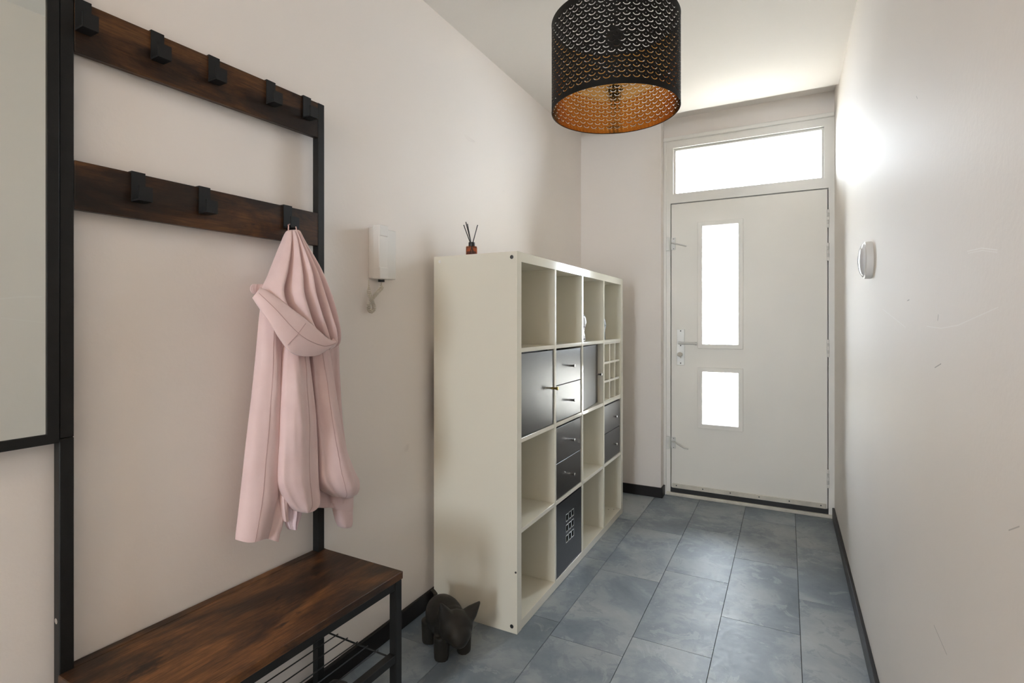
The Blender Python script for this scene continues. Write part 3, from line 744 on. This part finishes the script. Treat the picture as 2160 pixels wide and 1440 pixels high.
# spider, two bulb holders, cord, canopy
zt = LZ0+LHH-0.035
for k in range(3):
    a = 2*PI*k/3+0.6
    obj('spider_arm', tube(bmesh.new(), [(LX+0.02*math.cos(a), LY+0.02*math.sin(a), zt), (LX+(LR-0.003)*math.cos(a), LY+(LR-0.003)*math.sin(a), zt+0.028)], 0.0018, 8), 'black_steel', pd, smooth=True)
obj('lamp_holder', lathe(bmesh.new(), [(0.006, 0.022), (0.017, 0.018), (0.021, 0.0), (0.030, -0.002), (0.030, -0.010), (0.022, -0.012), (0.021, -0.040), (0.015, -0.044)][::-1], (LX, LY, zt), 'z', 24), 'black_plastic', pd, auto=40)
obj('cord', cyl(bmesh.new(), (LX, LY, zt+0.021), (LX, LY, ZC-0.04), 0.003, n=10), 'black_plastic', pd, smooth=True)
obj('ceiling_rose', lathe(bmesh.new(), [(0.02, -0.045), (0.045, -0.04), (0.05, 0.0)], (LX, LY, ZC), 'z', 28), 'black_plastic', pd, auto=40)

# ------------------------------------------------------------------ pig figurine
pg = root('pig_figurine', 'dark brown clay pig figurine standing beside the shelf unit', 'figurine', (-1.117, 1.618, 0), math.radians(-32))
def pigmesh():
    bm = bmesh.new()
    def ell(c, r, rot=None, sub=3):
        M = Matrix.Translation(c)
        if rot: M = M @ rot
        M = M @ Matrix.Diagonal((*r, 1))
        bmesh.ops.create_icosphere(bm, subdivisions=sub, radius=1, matrix=M)
    Ry = lambda a: Matrix.Rotation(math.radians(a), 4, 'Y')
    ell((-0.014, 0, 0.106), (0.098, 0.066, 0.070))
    ell((0.040, 0, 0.104), (0.055, 0.064, 0.064))
    Hd = Matrix.Translation((0.088, 0, 0.118)) @ Matrix.Rotation(math.radians(-13), 4, 'X')
    def hell(c, r, a=0):
        bmesh.ops.create_icosphere(bm, subdivisions=3, radius=1, matrix=Hd @ Matrix.Translation(c) @ Ry(a) @ Matrix.Diagonal((*r, 1)))
    hell((0.0, 0, 0), (0.052, 0.063, 0.056)); hell((0.026, 0, -0.014), (0.040, 0.046, 0.042), 25); hell((0.044, 0, -0.028), (0.024, 0.030, 0.028), 25)
    for s in (-1, 1):
        for x in (-0.058, 0.060):
            cyl(bm, (x, s*0.044, 0.0), (x, s*0.042, 0.085), 0.0255, 0.031, 18)
        tube(bm, [Hd @ Vector(p) for p in ((-0.004, s*0.034, 0.022), (-0.006, s*0.058, 0.048), (0.0, s*0.080, 0.083))], [0.032, 0.023, 0.004], 14)
    tube(bm, [(-0.100, 0.0, 0.125), (-0.118, 0.008, 0.140), (-0.126, 0.0, 0.152), (-0.120, -0.010, 0.158)], [0.011, 0.009, 0.008, 0.006], 10)
    return bm
po = obj('body', pigmesh(), 'pig_clay', pg, local=True, smooth=True)
rm = po.modifiers.new('remesh', 'REMESH'); rm.mode = 'VOXEL'; rm.voxel_size = 0.0042; rm.use_smooth_shade = True
smo = po.modifiers.new('smooth', 'SMOOTH'); smo.factor = 0.5; smo.iterations = 7

# ------------------------------------------------------------------ pink coat on its hook
ct = root('pink_coat', 'pale pink hooded coat hanging by its loop from the lower rail', 'coat', (-1.26, HOOK.y, 0.62))
def rowinterp(rows, n):
    pts = [Vector(r[:3]) for r in rows]; ex = [Vector(r[3:6]) for r in rows]
    A, E = catmull(pts, n), catmull(ex, n)
    return list(zip(A, E))
def cloth(name, rows, folds=0, amp=0.0, ph=0.0, m='pink_cloth', n=6, ns=72, hem=0.0, seed=0, wob=0.004, seam=None, sq=0.6, parent=None, sharp=0.8):
    """rows: (py, px_left, px_right, X centre, half thickness, fold strength) from the top down"""
    bm = bmesh.new(); rings = []; R = rowinterp(rows, n); seams = [[] for _ in (seam or [])]
    for ri, (a, e) in enumerate(R):
        py, xl, xr = a; X, th, fs = e; tt = ri/(len(R)-1)
        pl, pr_ = PX(xl, py, X), PX(xr, py, X); ring = []
        def pt(cs, sn):
            cs = math.copysign(abs(cs)**0.85, cs)
            s = 0.5+0.5*cs
            p = pl.lerp(pr_, s)
            edge = (1-abs(cs)**6)
            out = th*math.copysign(abs(sn)**sq, sn)
            u = s+0.05*math.sin(5*s+p.z*5+seed)
            f = 0
            if folds:
                f = amp*fs*(1.6*abs(math.sin(PI*folds*u+ph))**sharp-1.0)*edge
            w_ = wob*(noise.noise(Vector((s*3+seed, p.z*7, seed*1.7)))+0.5*noise.noise(Vector((s*7+seed, p.z*13+s*5, seed*0.7))))*edge
            dz = hem*tt**10*math.sin(7*s+seed)
            return Vector((p.x+out+(f if sn > 0 else f*0.35)+(w_ if sn > 0 else 0), p.y, p.z+dz))
        for i in range(ns):
            q = 2*PI*i/ns
            ring.append(bm.verts.new(pt(math.cos(q), math.sin(q))))
        rings.append(ring)
        for k, s0 in enumerate(seam or []):
            cs = 2*s0-1; seams[k].append(pt(cs, math.sqrt(max(0, 1-cs*cs)))+Vector((0.0004, 0, 0)))
    for A, Bq in zip(rings, rings[1:]):
        for i in range(ns): bm.faces.new((A[i], A[(i+1)%ns], Bq[(i+1)%ns], Bq[i]))
    bm.faces.new(rings[0]); bm.faces.new(rings[-1][::-1])
    o = obj(name, bm, m, parent or ct, auto=60)
    for sline in seams:
        obj('seam', tube(bmesh.new(), sline, 0.0008, 5), 'pink_stitch', o, smooth=True)
    return o
# back of the coat, in shade behind the front panels
cloth('coat_back', [(560, 600, 664, -1.270, 0.012, 1), (640, 568, 696, -1.270, 0.014, 1), (760, 560, 708, -1.270, 0.015, 1), (900, 566, 712, -1.270, 0.015, 1),
      (1010, 580, 722, -1.270, 0.015, 1), (1060, 598, 724, -1.270, 0.015, 1), (1070, 606, 718, -1.270, 0.010, 1)], 5, 0.006, 0.4, seed=1)
cloth('sleeve', [(622, 655, 700, -1.270, 0.012, 1), (680, 668, 710, -1.270, 0.015, 1), (800, 682, 714, -1.270, 0.017, 1), (900, 690, 720, -1.268, 0.018, 1), (1000, 694, 736, -1.264, 0.022, 1),
      (1040, 696, 741, -1.260, 0.024, 1), (1060, 697, 741, -1.260, 0.021, 1)], 2, 0.004, 0, seed=2)
sl = cloth('cuff', [(1044, 699, 741, -1.262, 0.022, 1), (1066, 701, 741, -1.262, 0.021, 1), (1074, 705, 740.5, -1.262, 0.019, 1), (1078, 706, 740, -1.262, 0.020, 1), (1095, 710, 740, -1.262, 0.019, 1), (1104, 713, 739.5, -1.262, 0.018, 1), (1110, 716, 737, -1.262, 0.015, 1), (1113, 721, 731, -1.262, 0.008, 1)], 0, 0, seed=3, wob=0.001)
# near side panel, the longest one
cloth('side_panel', [(606, 560, 588, -1.268, 0.016, 0.4), (660, 553, 596, -1.262, 0.024, 0.6), (740, 546, 604, -1.258, 0.028, 0.8), (830, 537, 608, -1.256, 0.030, 1), (930, 525, 608, -1.256, 0.031, 1),
      (1030, 514, 604, -1.258, 0.031, 1), (1100, 506, 590, -1.260, 0.030, 1), (1122, 503, 584, -1.260, 0.029, 1), (1136, 501.5, 581, -1.260, 0.028, 1)], 1.35, 0.011, 0.35, seed=4, seam=[0.27], hem=0.005, sharp=0.9)
# light lining peeping out under the middle panel
cloth('lining', [(1020, 596, 640, -1.246, 0.012, 1), (1060, 598, 638, -1.244, 0.014, 1), (1085, 601, 634, -1.242, 0.014, 1), (1105, 604, 627, -1.242, 0.012, 1), (1116, 609, 624, -1.242, 0.010, 1)], 3, 0.006, 0.5, m='pink_lining', seed=5, wob=0.008)
cloth('facing', [(1000, 590, 606, -1.232, 0.012, 1), (1050, 592, 606, -1.230, 0.012, 1), (1080, 595, 606, -1.230, 0.010, 1), (1100, 600, 607, -1.231, 0.006, 1)], 0, 0, seed=6)
# middle panel
cloth('front_panel', [(690, 606, 640, -1.240, 0.014, 0.5), (740, 600, 646, -1.228, 0.020, 0.8), (800, 596, 652, -1.220, 0.026, 1), (880, 594, 660, -1.216, 0.030, 1), (960, 591, 664, -1.214, 0.027, 1),
      (1010, 590, 666, -1.214, 0.026, 1), (1030, 594, 668, -1.214, 0.026, 1), (1050, 602, 669.5, -1.214, 0.026, 1), (1064, 611, 668, -1.215, 0.025, 1), (1075, 622, 658, -1.216, 0.023, 1), (1079, 630, 648, -1.218, 0.020, 1)], 1.0, 0.010, 0.55, seed=7, seam=[0.66], sharp=1.3, sq=0.42, wob=0.007)
# panel on the far side
cloth('front_panel', [(690, 652, 688, -1.244, 0.014, 0.5), (740, 654, 694, -1.240, 0.018, 0.8), (800, 657, 700, -1.234, 0.024, 1), (880, 663, 711, -1.230, 0.028, 1), (940, 667, 723, -1.226, 0.031, 1),
      (985, 668, 738, -1.222, 0.036, 1), (1010, 670, 749, -1.220, 0.040, 1), (1028, 679, 750, -1.220, 0.039, 1), (1040, 692, 746, -1.222, 0.032, 1), (1047, 704, 738, -1.224, 0.020, 1)], 1.2, 0.010, 2.6, seed=8, seam=[0.42], sharp=1.2, sq=0.5, wob=0.007)
# hood, gathered to a point below the hook
hdo = cloth('hood', [(485, 611, 628, -1.262, 0.010, 0), (490, 605, 632, -1.259, 0.016, 0.1), (512, 597, 640, -1.252, 0.025, 0.4), (545, 585, 655, -1.244, 0.034, 0.7), (580, 572, 670, -1.236, 0.041, 1.0),
      (620, 558, 685, -1.230, 0.046, 1.2), (660, 572, 696, -1.226, 0.048, 1.3), (700, 604, 704, -1.222, 0.044, 1.2), (725, 640, 704, -1.220, 0.034, 0.8), (735, 660, 694, -1.220, 0.018, 0.4)], 4.6, 0.024, 0.5, ns=150, n=9, seed=9, wob=0.010, sharp=0.75)
# folded back rim of the hood
def band(name, pts, th, m='pink_cloth', parent=None):
    bm = bmesh.new(); rings = []; edge_top = []; edge_mid = []
    C = catmull([Vector(p[:3]) for p in pts], 10); H = catmull([Vector((p[3], p[4], 0)) for p in pts], 10)
    for c, h in zip(C, H):
        top, bot = PX(c.x, c.y, c.z), PX(h.x, h.y, c.z)
        ring = []
        nrm = Vector((1, -0.35, 0)).normalized()
        for i in range(20):
            q = 2*PI*i/20; s = 0.5-0.5*math.cos(q)
            ring.append(bm.verts.new(top.lerp(bot, s)+nrm*(th*math.sin(q)+0.006*math.sin(PI*s))))
        rings.append(ring); edge_top.append(top.lerp(bot, 0.48)+nrm*(th*0.999+0.006*math.sin(PI*0.48)+0.0003))
    for A, Bq in zip(rings, rings[1:]):
        for i in range(20): bm.faces.new((A[i], A[(i+1)%20], Bq[(i+1)%20], Bq[i]))
    bm.faces.new(rings[0]); bm.faces.new(rings[-1][::-1])
    o = obj(name, bm, m, parent or ct, smooth=True)
    obj('seam', tube(bmesh.new(), edge_top[2:-2], 0.0008, 5), 'pink_stitch', o, smooth=True)
    return o
bnd = band('hood_rim', [(549, 606, -1.225, 532, 628), (566, 614, -1.205, 547, 651), (592, 632, -1.185, 568, 680), (622, 655, -1.170, 590, 716), (648, 675, -1.162, 612, 742), (668, 692, -1.162, 636, 751),
      (688, 710, -1.166, 668, 750), (700, 717, -1.172, 690, 738), (706, 716, -1.182, 706, 728)], 0.006)
band('hood_rim', [(700, 716, -1.176, 694, 738), (708, 706, -1.190, 708, 730), (713, 690, -1.212, 715, 716), (709, 660, -1.236, 714, 705), (702, 640, -1.255, 706, 690)], 0.004)
cloth('hood_edge', [(599, 533, 560, -1.262, 0.003, 0), (604, 528.5, 564, -1.258, 0.004, 0), (611, 528, 562, -1.256, 0.004, 0), (617, 531, 556, -1.256, 0.004, 0), (620, 536, 550, -1.256, 0.003, 0)], 0, 0, seed=11)
# rim seam
obj('seam', tube(bmesh.new(), [PX(645, 682, -1.152), PX(628, 705, -1.150), PX(607, 727, -1.158)], 0.0008, 5), 'pink_stitch', bnd, smooth=True)
# hanging loop over the hook foot
hp = [PX(608, 492, -1.262), PX(608.5, 478, -1.262), Vector((HOOK.x, HOOK.y-0.010, HOOK.z+0.003)), Vector((HOOK.x, HOOK.y, HOOK.z+0.006)), Vector((HOOK.x, HOOK.y+0.012, HOOK.z+0.003)), PX(624.5, 480, -1.262), PX(626, 494, -1.262)]
obj('hanging_loop', tube(bmesh.new(), catmull(hp, 6), 0.0017, 6), 'pink_loop', ct, smooth=True)

# ------------------------------------------------------------------ unseen lamp added behind the camera as warm fill light
cl = root('fill_lamp', 'flush white glass lamp added behind the camera as warm fill', 'lamp', (-0.54, -1.6, ZC-0.11))
obj('base', lathe(bmesh.new(), [(0.15, -0.03), (0.16, -0.025), (0.16, 0.0)], (-0.54, -1.6, ZC), 'z', 36), 'white_plastic', cl, auto=40)
obj('diffuser', lathe(bmesh.new(), [(0.001, -0.11), (0.06, -0.105), (0.11, -0.085), (0.14, -0.055), (0.147, -0.031)], (-0.54, -1.6, ZC), 'z', 36), 'fill_lamp_glow', cl, smooth=True)
